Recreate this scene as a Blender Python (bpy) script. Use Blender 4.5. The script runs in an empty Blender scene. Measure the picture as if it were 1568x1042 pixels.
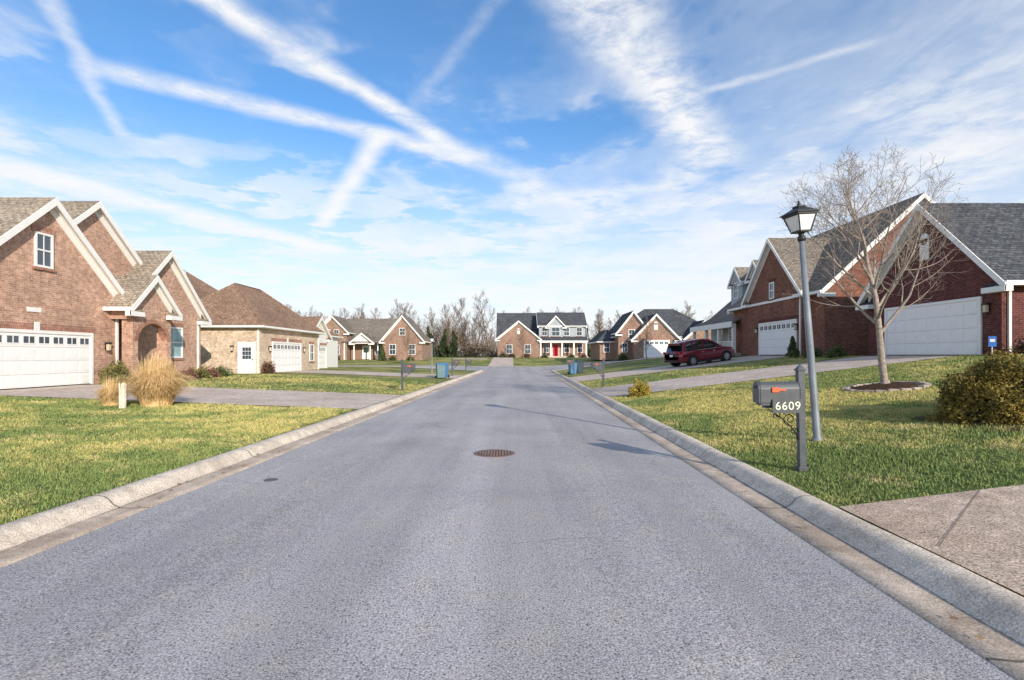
import bpy, math, random
import numpy as np
from mathutils import Vector, Matrix
random.seed(7); rng=np.random.default_rng(7)
scene=bpy.context.scene
scene.view_settings.view_transform='Standard'
scene.view_settings.look='None'
scene.view_settings.exposure=0
COL=scene.collection

# ------------------------------------------------------------------ nodes
class G:
    def __init__(s,nt): s.nt=nt; nt.nodes.clear()
    def n(s,t,ins=None,**kw):
        nd=s.nt.nodes.new(t)
        for k,v in kw.items(): setattr(nd,k,v)
        if ins:
            for k,v in ins.items():
                sk=nd.inputs[k]
                if isinstance(v,bpy.types.NodeSocket): s.nt.links.new(v,sk)
                else: sk.default_value=v
        return nd
    def m(s,op,a,b=None,c=None,clamp=False):
        d={0:a}
        if b is not None:d[1]=b
        if c is not None:d[2]=c
        return s.n('ShaderNodeMath',d,operation=op,use_clamp=clamp).outputs[0]
    def mr(s,v,a,b,c=0.,d=1.,smooth=True):
        return s.n('ShaderNodeMapRange',{'Value':v,'From Min':a,'From Max':b,'To Min':c,'To Max':d},
                   interpolation_type='SMOOTHSTEP' if smooth else 'LINEAR').outputs[0]
    def mix(s,f,a,b,bt='MIX'):
        nd=s.n('ShaderNodeMix',None,data_type='RGBA',blend_type=bt)
        for i,v in ((0,f),(6,a),(7,b)):
            sk=nd.inputs[i]
            if isinstance(v,bpy.types.NodeSocket): s.nt.links.new(v,sk)
            else: sk.default_value=(v if i==0 else (tuple(v)+(1,) if len(v)==3 else v))
        return nd.outputs[2]
    def noise(s,vec,scale,detail=4,rough=.55,dist=0.):
        d={'Scale':scale,'Detail':detail,'Roughness':rough,'Distortion':dist}
        if vec is not None:d['Vector']=vec
        return s.n('ShaderNodeTexNoise',d).outputs[0]
    def sc(s,c,f): return s.n('ShaderNodeVectorMath',{0:c,'Scale':f},operation='SCALE').outputs[0]
def c4(c): return tuple(c)+(1,)
def newmat(name):
    m=bpy.data.materials.new(name); m.use_nodes=True; return m,G(m.node_tree)
def out(g,col,rough=.8,bump=None,bstr=.3,bdist=.01,metal=0.,spec=.3,extra=None):
    d={'Base Color':col,'Roughness':rough,'Metallic':metal,'Specular IOR Level':spec}
    if bump is not None:
        d['Normal']=g.n('ShaderNodeBump',{'Height':bump,'Strength':bstr,'Distance':bdist}).outputs[0]
    if extra:d.update(extra)
    p=g.n('ShaderNodeBsdfPrincipled',d)
    g.n('ShaderNodeOutputMaterial',{'Surface':p.outputs[0]})
def pos(g): return g.n('ShaderNodeNewGeometry').outputs['Position']
def M_basic(name,col,rough=.6,metal=0.,var=.15,scale=4.,spec=.4,extra=None):
    m,g=newmat(name); P=pos(g)
    nz=g.noise(P,scale,3,.6)
    f=g.mr(nz,.3,.7,1-var,1+var*.6,False)
    out(g,g.sc(c4(col)[:3],f),rough,metal=metal,spec=spec,extra=extra); return m
def M_brick(name,c1,c2,mo,bw=.22,rh=.078):
    m,g=newmat(name); uv=g.n('ShaderNodeTexCoord').outputs['UV']; P=pos(g)
    b=g.n('ShaderNodeTexBrick',{'Vector':uv,'Color1':c4(c1),'Color2':c4(c2),'Mortar':c4(mo),'Scale':1.,
        'Mortar Size':.007,'Mortar Smooth':.2,'Bias':0.,'Brick Width':bw,'Row Height':rh})
    f=g.mr(g.noise(P,.9,4,.65),.3,.7,.78,1.15,False)
    f2=g.mr(g.noise(P,7,3,.7),.3,.7,.66,1.22,False)
    c=g.sc(b.outputs[0],g.m('MULTIPLY',f,f2))
    out(g,c,.9,bump=g.m('SUBTRACT',1.,b.outputs[1]),bstr=.5,bdist=.008,spec=.15); return m
def M_shingle(name,c1,c2):
    m,g=newmat(name); uv=g.n('ShaderNodeTexCoord').outputs['UV']; P=pos(g)
    dk=[x*.45 for x in c1]
    b=g.n('ShaderNodeTexBrick',{'Vector':uv,'Color1':c4(c1),'Color2':c4(c2),'Mortar':c4(dk),'Scale':1.,
        'Mortar Size':.012,'Mortar Smooth':.4,'Bias':-.1,'Brick Width':.26,'Row Height':.15})
    f=g.m('MULTIPLY',g.mr(g.noise(P,.5,4,.6),.3,.7,.82,1.15,False),g.mr(g.noise(P,9,2,.6),.3,.7,.58,1.32,False))
    out(g,g.sc(b.outputs[0],f),.95,bump=g.m('SUBTRACT',1.,b.outputs[1]),bstr=.6,bdist=.015,spec=.1); return m
def grasscol(g,P,k=1.):
    n1=g.noise(P,.22,3,.6,.4); n2=g.noise(P,1.5,4,.65); n3=g.noise(P,9.,2,.7)
    s=g.m('ADD',g.m('MULTIPLY',n1,.6),g.m('ADD',g.m('MULTIPLY',n2,.4),g.m('MULTIPLY',n3,.12)))
    f=g.mr(s,.48,.65)
    a=g.mix(f,(.155*k,.20*k,.065*k),(.42*k,.37*k,.135*k))
    f2=g.mr(n2,.55,.72,0,.65)
    return g.mix(f2,a,(.45*k,.37*k,.20*k))
def M_ground():
    m,g=newmat('lawn_soil_and_grass'); P=pos(g)
    c=grasscol(g,P,1.05)
    n=g.noise(P,34,2,.75); f=g.mr(n,.35,.65,.5,1.3,False)
    out(g,g.sc(c,f),.95,bump=g.noise(P,22,3,.8),bstr=.8,bdist=.05,spec=.05); return m
def M_blade():
    m,g=newmat('grass_blade'); P=pos(g)
    c=grasscol(g,P,1.3)
    w=g.n('ShaderNodeTexWhiteNoise',{'Vector':g.n('ShaderNodeVectorMath',{0:P,1:(.02,.02,.02)},operation='SNAP').outputs[0]},noise_dimensions='3D').outputs[0]
    out(g,g.sc(c,g.m('MULTIPLY_ADD',w,.8,.6)),.7,spec=.2); return m
def M_asphalt():
    m,g=newmat('asphalt'); P=pos(g)
    n1=g.noise(P,.35,4,.6,.3); n2=g.noise(P,75,2,.8); n3=g.noise(P,2.5,4,.6)
    base=g.mix(g.mr(n1,.35,.65),(.385,.365,.37),(.465,.435,.43))
    base=g.mix(g.mr(n3,.46,.75,0,.4),base,(.51,.44,.385))
    sp=g.mr(n2,.36,.66,.45,1.5,False)
    st=g.n('ShaderNodeMapping',{'Vector':P,'Scale':(1.3,.06,1)}).outputs[0]
    sp=g.m('MULTIPLY',sp,g.mr(g.noise(st,1.,4,.6),.3,.7,.84,1.13,False))
    # worn paler strip along the paving seam
    xx=g.m('ABSOLUTE',g.m('ADD',g.n('ShaderNodeSeparateXYZ',{0:P}).outputs[0],g.m('MULTIPLY_ADD',n1,.8,.1)))
    sp=g.m('MULTIPLY',sp,g.mr(xx,.05,.7,1.08,1.))
    pt=g.n('ShaderNodeTexVoronoi',{'Vector':g.n('ShaderNodeMapping',{'Vector':P,'Scale':(.3,.12,1)}).outputs[0],'Scale':1.},distance='CHEBYCHEV')
    sp=g.m('MULTIPLY',sp,g.mr(g.n('ShaderNodeSeparateColor',{0:pt.outputs['Color']}).outputs[0],0.,1.,.94,1.05,False))
    c=g.sc(base,sp)
    w=g.n('ShaderNodeTexVoronoi',{'Vector':P,'Scale':52.,'Randomness':1.})
    stn=g.n('ShaderNodeSeparateColor',{0:w.outputs['Color']}).outputs[0]
    f=g.m('MULTIPLY',g.mr(stn,.86,.9),g.mr(w.outputs[0],.3,.45,1,0))
    c=g.mix(g.m('MULTIPLY',f,.5),c,(.72,.68,.62))
    f=g.m('MULTIPLY',g.mr(stn,.2,.14),g.mr(w.outputs[0],.3,.45,1,0))
    c=g.mix(g.m('MULTIPLY',f,.75),c,(.08,.075,.075))
    pw=g.n('ShaderNodeVectorMath',{0:g.n('ShaderNodeTexNoise',{'Vector':P,'Scale':1.2,'Detail':4.}).outputs['Color'],1:(.9,.9,0),2:P},operation='MULTIPLY_ADD').outputs[0]
    cr=g.n('ShaderNodeTexVoronoi',{'Vector':pw,'Scale':.33},feature='DISTANCE_TO_EDGE').outputs[0]
    cf=g.m('MULTIPLY',g.mr(cr,.0012,.004,1.,0.),g.mr(g.noise(P,.3,2,.5),.5,.6))
    c=g.mix(g.m('MULTIPLY',cf,.5),c,(.10,.095,.09))
    out(g,c,.9,bump=n2,bstr=.6,bdist=.008,spec=.2); return m
def M_concrete(name,ca,cb,speck=.5,joint=0.):
    m,g=newmat(name); P=pos(g)
    base=g.mix(g.mr(g.noise(P,.7,4,.65,.3),.33,.67),ca,cb)
    sp=g.mr(g.noise(P,60,2,.8),.33,.67,1-speck,1+speck*.8,False)
    sp=g.m('MULTIPLY',sp,g.mr(g.noise(P,5,4,.7),.3,.7,.72,1.18,False))
    if joint:
        y=g.n('ShaderNodeSeparateXYZ',{0:P}).outputs[1]
        d=g.m('PINGPONG',y,joint/2)
        sp=g.m('MULTIPLY',sp,g.mr(d,.006,.02,.35,1.))
    out(g,g.sc(base,sp),.9,bump=g.noise(P,45,3,.8),bstr=.5,bdist=.006,spec=.15); return m
def M_leaf(name,a,b,scale=3.,spec=.25):
    m,g=newmat(name); P=pos(g)
    w=g.n('ShaderNodeTexWhiteNoise',{'Vector':g.n('ShaderNodeVectorMath',{0:P,1:(.05,.05,.05)},operation='SNAP').outputs[0]},noise_dimensions='3D').outputs[0]
    f=g.m('ADD',g.m('MULTIPLY',g.mr(g.noise(P,scale,2,.6),.35,.65),.6),g.m('MULTIPLY',w,.4))
    out(g,g.mix(f,a,b),.7,spec=spec); return m

BR_L=M_brick('brick_tan_red',(.62,.36,.25),(.43,.235,.165),(.60,.51,.43))
BR_T=M_brick('brick_buff',(.76,.60,.44),(.54,.39,.275),(.73,.64,.54))
BR_R=M_brick('brick_dark_red_shade_baked',(.165,.050,.042),(.10,.031,.029),(.18,.125,.115))  # shade of an unbuilt neighbor house on R1 is put into this darker base color
BR_R2=M_brick('brick_red',(.28,.115,.072),(.18,.065,.048),(.28,.20,.16))
BR_C=M_brick('brick_brown',(.38,.225,.16),(.26,.155,.115),(.42,.35,.30))
SOLD=M_brick('brick_soldier_course',(.42,.19,.125),(.34,.15,.10),(.46,.38,.32),.075,.22)
SOLD_R=M_brick('brick_soldier_dark',(.15,.045,.038),(.11,.033,.03),(.18,.12,.11),.075,.22)
SH_B=M_shingle('shingles_weathered_brown',(.32,.26,.20),(.44,.365,.285))
SH_BR=M_shingle('shingles_brown',(.28,.175,.12),(.39,.26,.185))
SH_D=M_shingle('shingles_slate',(.075,.08,.09),(.13,.137,.15))
SH_M=M_shingle('shingles_taupe',(.20,.17,.14),(.31,.27,.225))
WHITE=M_basic('white_trim_paint',(.83,.81,.78),.5,var=.06)
WHITE2=M_basic('white_door_paint',(.85,.84,.82),.4,var=.04)
SIDING=M_basic('gray_siding',(.38,.42,.45),.7,var=.08)
GLASS=M_basic('window_glass',(.05,.075,.10),.06,var=.1,spec=.9)
GLASSB=M_basic('window_glass_blinds',(.36,.52,.54),.12,var=.25,scale=3,spec=.8)
BLACK=M_basic('black_metal',(.022,.023,.024),.45,var=.2)
POST=M_basic('post_painted_metal',(.20,.225,.25),.45,var=.2)
REDP=M_basic('red_door_paint',(.55,.02,.03),.4)
GROUND=M_ground(); BLADE=M_blade(); ASPH=M_asphalt()
CONC=M_concrete('driveway_concrete',(.56,.45,.37),(.69,.57,.48),.35,3.1)
AGG=M_concrete('exposed_aggregate',(.60,.44,.325),(.72,.55,.42),.7)
CURB=M_concrete('curb_concrete',(.62,.52,.42),(.78,.67,.55),.4,3.0)
GUTT=M_concrete('gutter_concrete',(.45,.35,.27),(.68,.555,.44),.4,3.0)
BARK=M_basic('bark_pale',(.36,.30,.255),.9,var=.4,scale=14,spec=.1)
BARKD=M_basic('bark_distant',(.235,.175,.13),.95,var=.4,scale=.5,spec=.05)
MULCH=M_basic('mulch',(.085,.05,.032),.95,var=.7,scale=30,spec=.05)

# ------------------------------------------------------------------ mesh builder
class MB:
    def __init__(s): s.v=[]; s.f=[]
    def poly(s,pts):
        i=len(s.v); s.v+= [tuple(p) for p in pts]; s.f.append(tuple(range(i,i+len(pts))))
    def hexa(s,p):
        i=len(s.v); s.v+=[tuple(q) for q in p]
        for f in ((3,2,1,0),(4,5,6,7),(0,1,5,4),(1,2,6,5),(2,3,7,6),(3,0,4,7)): s.f.append(tuple(i+k for k in f))
    def box(s,x0,x1,y0,y1,z0,z1):
        s.hexa([(x0,y0,z0),(x1,y0,z0),(x1,y1,z0),(x0,y1,z0),(x0,y0,z1),(x1,y0,z1),(x1,y1,z1),(x0,y1,z1)])
    def lbox(s,F,a0,a1,d0,d1,z0,z1):
        o,t,n=F
        P=lambda a,d,z:(o[0]+t[0]*a+n[0]*d,o[1]+t[1]*a+n[1]*d,o[2]+z)
        s.hexa([P(a0,d0,z0),P(a1,d0,z0),P(a1,d1,z0),P(a0,d1,z0),P(a0,d0,z1),P(a1,d0,z1),P(a1,d1,z1),P(a0,d1,z1)])
    def tube(s,p0,p1,r0,r1,k=8,cap=True):
        p0=Vector(p0);p1=Vector(p1);d=(p1-p0)
        if d.length<1e-6:return
        d.normalize(); a=d.orthogonal().normalized(); b=d.cross(a); i=len(s.v)
        for p,r in((p0,r0),(p1,r1)):
            for j in range(k):
                t=2*math.pi*j/k; q=p+a*math.cos(t)*r+b*math.sin(t)*r; s.v.append(tuple(q))
        for j in range(k): s.f.append((i+j,i+(j+1)%k,i+k+(j+1)%k,i+k+j))
        if cap: s.f.append(tuple(i+j for j in reversed(range(k)))); s.f.append(tuple(i+k+j for j in range(k)))
    def path(s,pts,r,k=6):
        for a,b in zip(pts[:-1],pts[1:]): s.tube(a,b,r,r,k)
    def lathe(s,c,prof,k=20):
        i=len(s.v)
        for (r,z) in prof:
            for j in range(k):
                t=2*math.pi*j/k; s.v.append((c[0]+r*math.cos(t),c[1]+r*math.sin(t),c[2]+z))
        for q in range(len(prof)-1):
            for j in range(k): s.f.append((i+q*k+j,i+q*k+(j+1)%k,i+(q+1)*k+(j+1)%k,i+(q+1)*k+j))
        s.f.append(tuple(i+j for j in reversed(range(k)))); s.f.append(tuple(i+(len(prof)-1)*k+j for j in range(k)))
def mkobj(name,v,f,mat,parent=None,smooth=False,uv=True,bevel=0.):
    me=bpy.data.meshes.new(name); me.from_pydata([tuple(p) for p in v],[],f); me.update()
    if uv and len(me.polygons)<60000:
        ul=me.uv_layers.new(name='UVMap'); Z=Vector((0,0,1))
        for p in me.polygons:
            n=p.normal
            if abs(n.z)>.97: t=Vector((1,0,0)); b=Vector((0,1,0))
            else:
                t=Z.cross(n).normalized(); b=n.cross(t)
            for li in p.loop_indices:
                co=me.vertices[me.loops[li].vertex_index].co; ul.data[li].uv=(co.dot(t),co.dot(b))
    if mat: me.materials.append(mat)
    if smooth: me.polygons.foreach_set('use_smooth',[True]*len(me.polygons))
    ob=bpy.data.objects.new(name,me); COL.objects.link(ob)
    if parent: ob.parent=parent
    if bevel:
        md=ob.modifiers.new('bevel','BEVEL'); md.width=bevel; md.segments=2; md.limit_method='ANGLE'
    return ob
def empty(name):
    e=bpy.data.objects.new(name,None); COL.objects.link(e); e.empty_display_size=.3; return e
class Obj:
    def __init__(s,name): s.e=empty(name); s.p={}
    def g(s,part,mat,smooth=False,bevel=0.):
        if part not in s.p: s.p[part]=(MB(),mat,smooth,bevel)
        return s.p[part][0]
    def done(s):
        for k,(mb,mat,sm,bv) in s.p.items():
            if mb.f: mkobj(k,mb.v,mb.f,mat,s.e,sm,True,bv)
        return s.e

# ------------------------------------------------------------------ terrain
def sst(t): t=min(1,max(0,t)); return t*t*(3-2*t)
def XL(y): return -5.0+.025*min(y,62)
def XR(y): return 3.35+.021*min(y,62)
def hgt(x,y):
    k=.13*(1-sst((y-54)/6))
    if x<=XL(y): z=k+.42*min(1,(XL(y)-x)/11.)
    elif x>=XR(y): z=k+1.62*min(1,(x-XR(y))/13.6)
    else: z=-.06*(1-sst((y-56)/4))
    r=sst((y-60)/35)
    return z+(1.42-z)*r
ys=[-30,-20,-12]+[ -8+2*i for i in range(28)]+[48+1.0*i for i in range(55)]+[105,112,120,135,160,200,260,350,500,800]
offs=[.0,.02,.6,1.5,3,5,7,9,11,13.6,16,20,26,35,50,80,130,220,400,800]
V=[];F=[]
ncol=len(offs)*2+3
for y in ys:
    L=XL(y);R=XR(y)
    for o in reversed(offs): V.append((L-o,y,hgt(L-o,y)))
    for t in (.02,.5,.98):
        x=L+(R-L)*t; V.append((x,y,hgt(x,y)))
    for o in offs: V.append((R+o,y,hgt(R+o,y)))
for j in range(len(ys)-1):
    for i in range(ncol-1):
        a=j*ncol+i; F.append((a,a+1,a+ncol+1,a+ncol))
mkobj('ground',V,F,GROUND,uv=False)

def drape(name,poly_fn,x0,x1,y0,y1,nx,ny,mat,lift):
    V=[];F=[]
    for j in range(ny+1):
        for i in range(nx+1):
            u=i/nx;v=j/ny; x,y=poly_fn(u,v) if poly_fn else (x0+(x1-x0)*u,y0+(y1-y0)*v)
            V.append((x,y,hgt(x,y)+lift))
    for j in range(ny):
        for i in range(nx):
            a=j*(nx+1)+i; F.append((a,a+1,a+nx+2,a+nx+1))
    return mkobj(name,V,F,mat,uv=False)
V=[];F=[]
ry=[-25]+[-20+5*i for i in range(17)]
for y in ry:
    L=XL(y)+.66;R=XR(y)-.66
    for t in (0,.25,.5,.75,1):
        x=L+(R-L)*t; V.append((x,y,.0+.03*(1-(2*t-1)**2)))
for j in range(len(ry)-1):
    for i in range(4):
        a=j*5+i; F.append((a,a+1,a+6,a+5))
mkobj('road',V,F,ASPH,uv=False)
drape('cul_de_sac_pavement',lambda u,v:((.3+(u*2-1)*13*math.sqrt(max(0,1-(v*2-1)**4*.9))),58+v*12.),0,0,0,0,24,16,ASPH,.035)
def sweep(name,side,prof,mat,y0=-25,y1=58.5,step=.5):
    V=[];F=[];n=len(prof); yy=np.arange(y0,y1+1e-6,step)
    for y in yy:
        for (o,z) in prof:
            j=random.uniform(-.005,.005)
            x=(XL(y)+o) if side<0 else (XR(y)-o)
            V.append((x+j,y,z+j*.6))
    for j in range(len(yy)-1):
        for i in range(n-1):
            a=j*n+i; F.append((a,a+1,a+n+1,a+n))
    return mkobj(name,V,F,mat,smooth=True,uv=False)
cp=[(-.02,.0),(-.012,.12),(.02,.142),(.10,.145),(.17,.135),(.225,.105),(.27,.05),(.31,.018),(.34,.012)]
gp=[(.33,.006),(.5,-.004),(.68,.010),(.70,-.03)]
for s,nm in((-1,'curb'),(1,'curb')):
    sweep(nm,s,cp,CURB); sweep('gutter',s,gp,GUTT)
def drive(x0,x1,y0,y1,mat,nm='driveway',lift=.018):
    drape(nm,None,x0,x1,y0,y1,max(2,int(abs(x1-x0))),6,mat,lift)
def drive2(L,y0,y1,xo,mat):
    V=[];F=[];n=14;m=6
    for j in range(m+1):
        y=y0+(y1-y0)*j/m
        k=XL(y) if L else XR(y)
        for i in range(n+1):
            x=k+(xo-k)*i/n
            V.append((x,y,hgt(x,y)+.018 if i else .146))
    for j in range(m):
        for i in range(n):
            a=j*(n+1)+i; F.append((a,a+1,a+n+2,a+n+1))
    mkobj('driveway',V,F,mat,uv=False)
drive2(True,15.7,21.3,-17.6,CONC); drive2(True,36.8,42.3,-17.2,CONC)
drive2(False,20.2,25.4,18.05,CONC); drive2(False,32.2,38.4,17.75,CONC); drive2(False,-1.5,5.55,22,AGG)
drive2(True,-9,-3,-22,CONC)
drive(-3.2,.2,70,95,CONC,'driveway',.045)
drive(15.8,18.8,60,67.5,CONC,'driveway',.04); drive(8,17,61,64,CONC,'driveway',.05)
drive(-24,-9,61,65,CONC,'driveway',.045); drive(-10,-4,84,87,CONC,'path',.04)
j=MB()
def jointline(a,b,w=.005):
    n=10; a=Vector(a);b=Vector(b); d=(b-a).normalized(); p=Vector((-d.y,d.x))*w
    for i in range(n):
        q0=a+(b-a)*i/n;q1=a+(b-a)*(i+1)/n
        j.poly([(q.x,q.y,hgt(q.x,q.y)+.022) for q in (q0-p,q1-p,q1+p,q0+p)])
jointline((3.55,4.35),(4.95,5.53)); jointline((9,-1.5),(9,5.54)); jointline((5.1,2.0),(21,2.0))
mkobj('driveway_control_joints',j.v,j.f,M_basic('joint_dirt',(.28,.20,.15),.95),uv=False)

mh=Obj('manhole_cover'); IRON=M_basic('cast_iron_rusty',(.22,.14,.115),.7,var=.4,scale=30)
c=(-.31,9.2,.028)
mh.g('ring',IRON).lathe(c,[(.36,-.02),(.36,.010),(.30,.010),(.30,.004)],40)
mh.g('lid',M_basic('iron_dark',(.08,.055,.05),.7,var=.3,scale=30)).lathe(c,[(.292,-.02),(.292,.012),(.02,.012)],40)
b=mh.g('raised_pattern',IRON)
for i in range(-5,6):
    for k in range(-5,6):
        x=i*.05;y=k*.05
        if math.hypot(x,y)<.26: b.box(c[0]+x-.016,c[0]+x+.016,c[1]+y-.016,c[1]+y+.016,c[2]+.0125,c[2]+.022)
mh.done()
b=MB(); b.lathe((-3.37,7.3,.012),[(.09,-.01),(.09,.008),(.07,.01)],20); mkobj('utility_valve_cover',b.v,b.f,M_basic('worn_iron',(.12,.115,.11),.8))

# ------------------------------------------------------------------ grass blades
def spots(xa,xb,ya,yb,dens,test):
    n=int((xb-xa)*(yb-ya)*dens); xs=rng.uniform(xa,xb,n); yy=rng.uniform(ya,yb,n)
    keep=np.array([test(x,y) for x,y in zip(xs,yy)]); return np.stack([xs[keep],yy[keep]],1)
def inlawn(x,y):
    e=random.gauss(0,.025)
    l=XL(y)+.03+e;r=XR(y)-.03-e
    if l<x<r: return False
    if x<l+.1 and 15.62+e<y<21.38-e: return False
    if x>r-.1 and (y<5.60+e or 20.1+e<y<25.5-e): return False
    if (x-10)**2+(y-14)**2<.62: return False
    d=math.hypot(x,y)
    return random.random()<min(1,(9/d)**1.3) and abs(x)<1.2*y+1.5
P=np.concatenate([spots(-19,-4.8,3,15.65,480,inlawn),spots(3.4,20,5.5,20.15,480,inlawn),spots(-17,-4.4,21.3,33,130,inlawn),spots(3.8,17,25.4,32,130,inlawn)])
nb=5
def blades(P,nb,hmin,hmax,w,spread,lean):
    n=len(P)*nb; B=np.repeat(P,nb,0)+rng.normal(0,spread,(n,2))
    z=np.array([hgt(x,y) for x,y in P]); z=np.repeat(z,nb)
    patch=1+.45*np.sin(B[:,0]*2.1+1.3*np.sin(B[:,1]*1.3))*np.sin(B[:,1]*1.7+1.1*np.sin(B[:,0]*.9))
    a=rng.uniform(0,2*np.pi,n); h=rng.uniform(hmin,hmax,n)*patch; dist=np.hypot(B[:,0],B[:,1]); ww=w*(1+dist/14)
    la=rng.uniform(0,2*np.pi,n); ll=h*rng.uniform(0,lean,n)
    v=np.zeros((n,3,3)); dx=np.cos(a)*ww;dy=np.sin(a)*ww
    v[:,0]=np.stack([B[:,0]-dx,B[:,1]-dy,z-.005],1); v[:,1]=np.stack([B[:,0]+dx,B[:,1]+dy,z-.005],1)
    v[:,2]=np.stack([B[:,0]+np.cos(la)*ll,B[:,1]+np.sin(la)*ll,z+h],1)
    return v.reshape(-1,3)
def trimesh(name,v,mat,parent=None):
    n=len(v)//3; me=bpy.data.meshes.new(name); me.vertices.add(len(v)); me.vertices.foreach_set('co',v.astype(np.float32).ravel())
    me.loops.add(3*n); me.loops.foreach_set('vertex_index',np.arange(3*n,dtype=np.int32))
    me.polygons.add(n); me.polygons.foreach_set('loop_start',np.arange(0,3*n,3,dtype=np.int32)); me.polygons.foreach_set('loop_total',np.full(n,3,dtype=np.int32))
    me.update(calc_edges=True); me.materials.append(mat); ob=bpy.data.objects.new(name,me); COL.objects.link(ob)
    if parent: ob.parent=parent
    return ob
trimesh('grass',blades(P,nb,.018,.058,.0048,.018,.9),BLADE)
lp=spots(-18,-4.8,4,32,2.2,lambda x,y:x<XL(y)-.05); lp2=spots(3.5,18,5.6,32,2.2,lambda x,y:x>XR(y)+.05)
gl=np.array([( (XL(y)+random.uniform(.3,.6)) if random.random()<.5 else (XR(y)-random.uniform(.3,.6)),y) for y in rng.uniform(3,40,110)])
LP=np.concatenate([lp,lp2,gl]); lv=[]
for x,y in LP:
    z=(hgt(x,y)+.035) if hgt(x,y)>0 else .02
    a=random.uniform(0,6.28); s_=random.uniform(.018,.038)
    for k in range(2):
        for q in (0,1+k,2+k):
            t=a+q*1.57; lv.append((x+s_*math.cos(t),y+s_*math.sin(t),z+random.uniform(-.003,.012)))
trimesh('fallen_leaves',np.array(lv),M_leaf('dead_leaf',(.16,.08,.04),(.45,.30,.17),8))

# ------------------------------------------------------------------ house pieces
def frame(x,y,z,n):
    n=Vector((n[0],n[1],0)).normalized(); t=Vector((-n.y,n.x,0)); return ((x,y,z),t,n)
def gable(H,cx,cy,z0,L,S,ze,za,ax,wall,roof,oh=.35,og=.3,ends=(1,-1),wp='walls',rp='roof',ret=True):
    r=Vector((1,0,0)) if ax=='x' else Vector((0,1,0)); s=Vector((0,1,0)) if ax=='x' else Vector((1,0,0))
    P=lambda a,b,z:(cx+r.x*a+s.x*b,cy+r.y*a+s.y*b,z)
    m=(za-ze)/S; W=H.g(wp,wall)
    for e in(1,-1): W.poly([P(e*L,-S,z0),P(e*L,S,z0),P(e*L,S,ze),P(e*L,0,za),P(e*L,-S,ze)])
    for b in(1,-1): W.poly([P(-L,b*S,z0),P(L,b*S,z0),P(L,b*S,ze),P(-L,b*S,ze)])
    R=H.g(rp,roof); T=H.g('trim',WHITE); t=.1; Lo=L+og
    zz=lambda b:za-m*abs(b)+.02
    for q in(1,-1):
        B=q*(S+oh)
        R.hexa([P(-Lo,0,zz(0)),P(Lo,0,zz(0)),P(Lo,B,zz(B)),P(-Lo,B,zz(B)),P(-Lo,0,zz(0)+t),P(Lo,0,zz(0)+t),P(Lo,B,zz(B)+t),P(-Lo,B,zz(B)+t)])
        T.hexa([P(-Lo,B+q*.004,zz(B)-.1),P(Lo,B+q*.004,zz(B)-.1),P(Lo,B+q*.11,zz(B)-.1),P(-Lo,B+q*.11,zz(B)-.1),
                P(-Lo,B+q*.004,zz(B)+t*.6),P(Lo,B+q*.004,zz(B)+t*.6),P(Lo,B+q*.11,zz(B)+t*.6),P(-Lo,B+q*.11,zz(B)+t*.6)])
        T.hexa([P(-L,q*S+q*.004,zz(B)-.08),P(L,q*S+q*.004,zz(B)-.08),P(L,B-q*.004,zz(B)-.08),P(-L,B-q*.004,zz(B)-.08),
                P(-L,q*S+q*.004,zz(B)-.04),P(L,q*S+q*.004,zz(B)-.04),P(L,B-q*.004,zz(B)-.04),P(-L,B-q*.004,zz(B)-.04)])
        for e in ends:
            a0=e*(Lo+.004);a1=e*(Lo+.05); B2=B+q*.1; z2=za-m*abs(B2)+.02
            T.hexa([P(a0,0,zz(0)-.2),P(a1,0,zz(0)-.2),P(a1,B2,z2-.2),P(a0,B2,z2-.2),P(a0,0,zz(0)+t-.02),P(a1,0,zz(0)+t-.02),P(a1,B2,z2+t-.02),P(a0,B2,z2+t-.02)])
            a0=e*(L+.004);a1=e*(L+.04); zq=za-m*S
            T.hexa([P(a0,0,za-.36),P(a1,0,za-.36),P(a1,q*S,zq-.36),P(a0,q*S,zq-.36),P(a0,0,za),P(a1,0,za),P(a1,q*S,zq),P(a0,q*S,zq)])
            a0=e*(L+.045);a1=e*(Lo-.006)
            T.hexa([P(a0,0,zz(0)-.06),P(a1,0,zz(0)-.06),P(a1,B,zz(B)-.06),P(a0,B,zz(B)-.06),P(a0,0,zz(0)-.015),P(a1,0,zz(0)-.015),P(a1,B,zz(B)-.015),P(a0,B,zz(B)-.015)])
            if ret:
                a0=e*(L+.05);a1=e*(Lo+.06); b0=q*(S-.45); b1=q*(S+oh+.1); zt=zz(B)-.11
                T.hexa([P(a0,b0,zt-.2),P(a1,b0,zt-.2),P(a1,b1,zt-.2),P(a0,b1,zt-.2),P(a0,b0,zt),P(a1,b0,zt),P(a1,b1,zt),P(a0,b1,zt)])
                H.g(rp,roof).hexa([P(a0,b0,zt+.003),P(a1,b0,zt+.003),P(a1,b1,zt+.003),P(a0,b1,zt+.003),P(a0,b0,zt+.16),P(a0+(a1-a0)*.1,b0,zt+.16),P(a0+(a1-a0)*.1,b1,zt+.16),P(a0,b1,zt+.16)])
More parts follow.
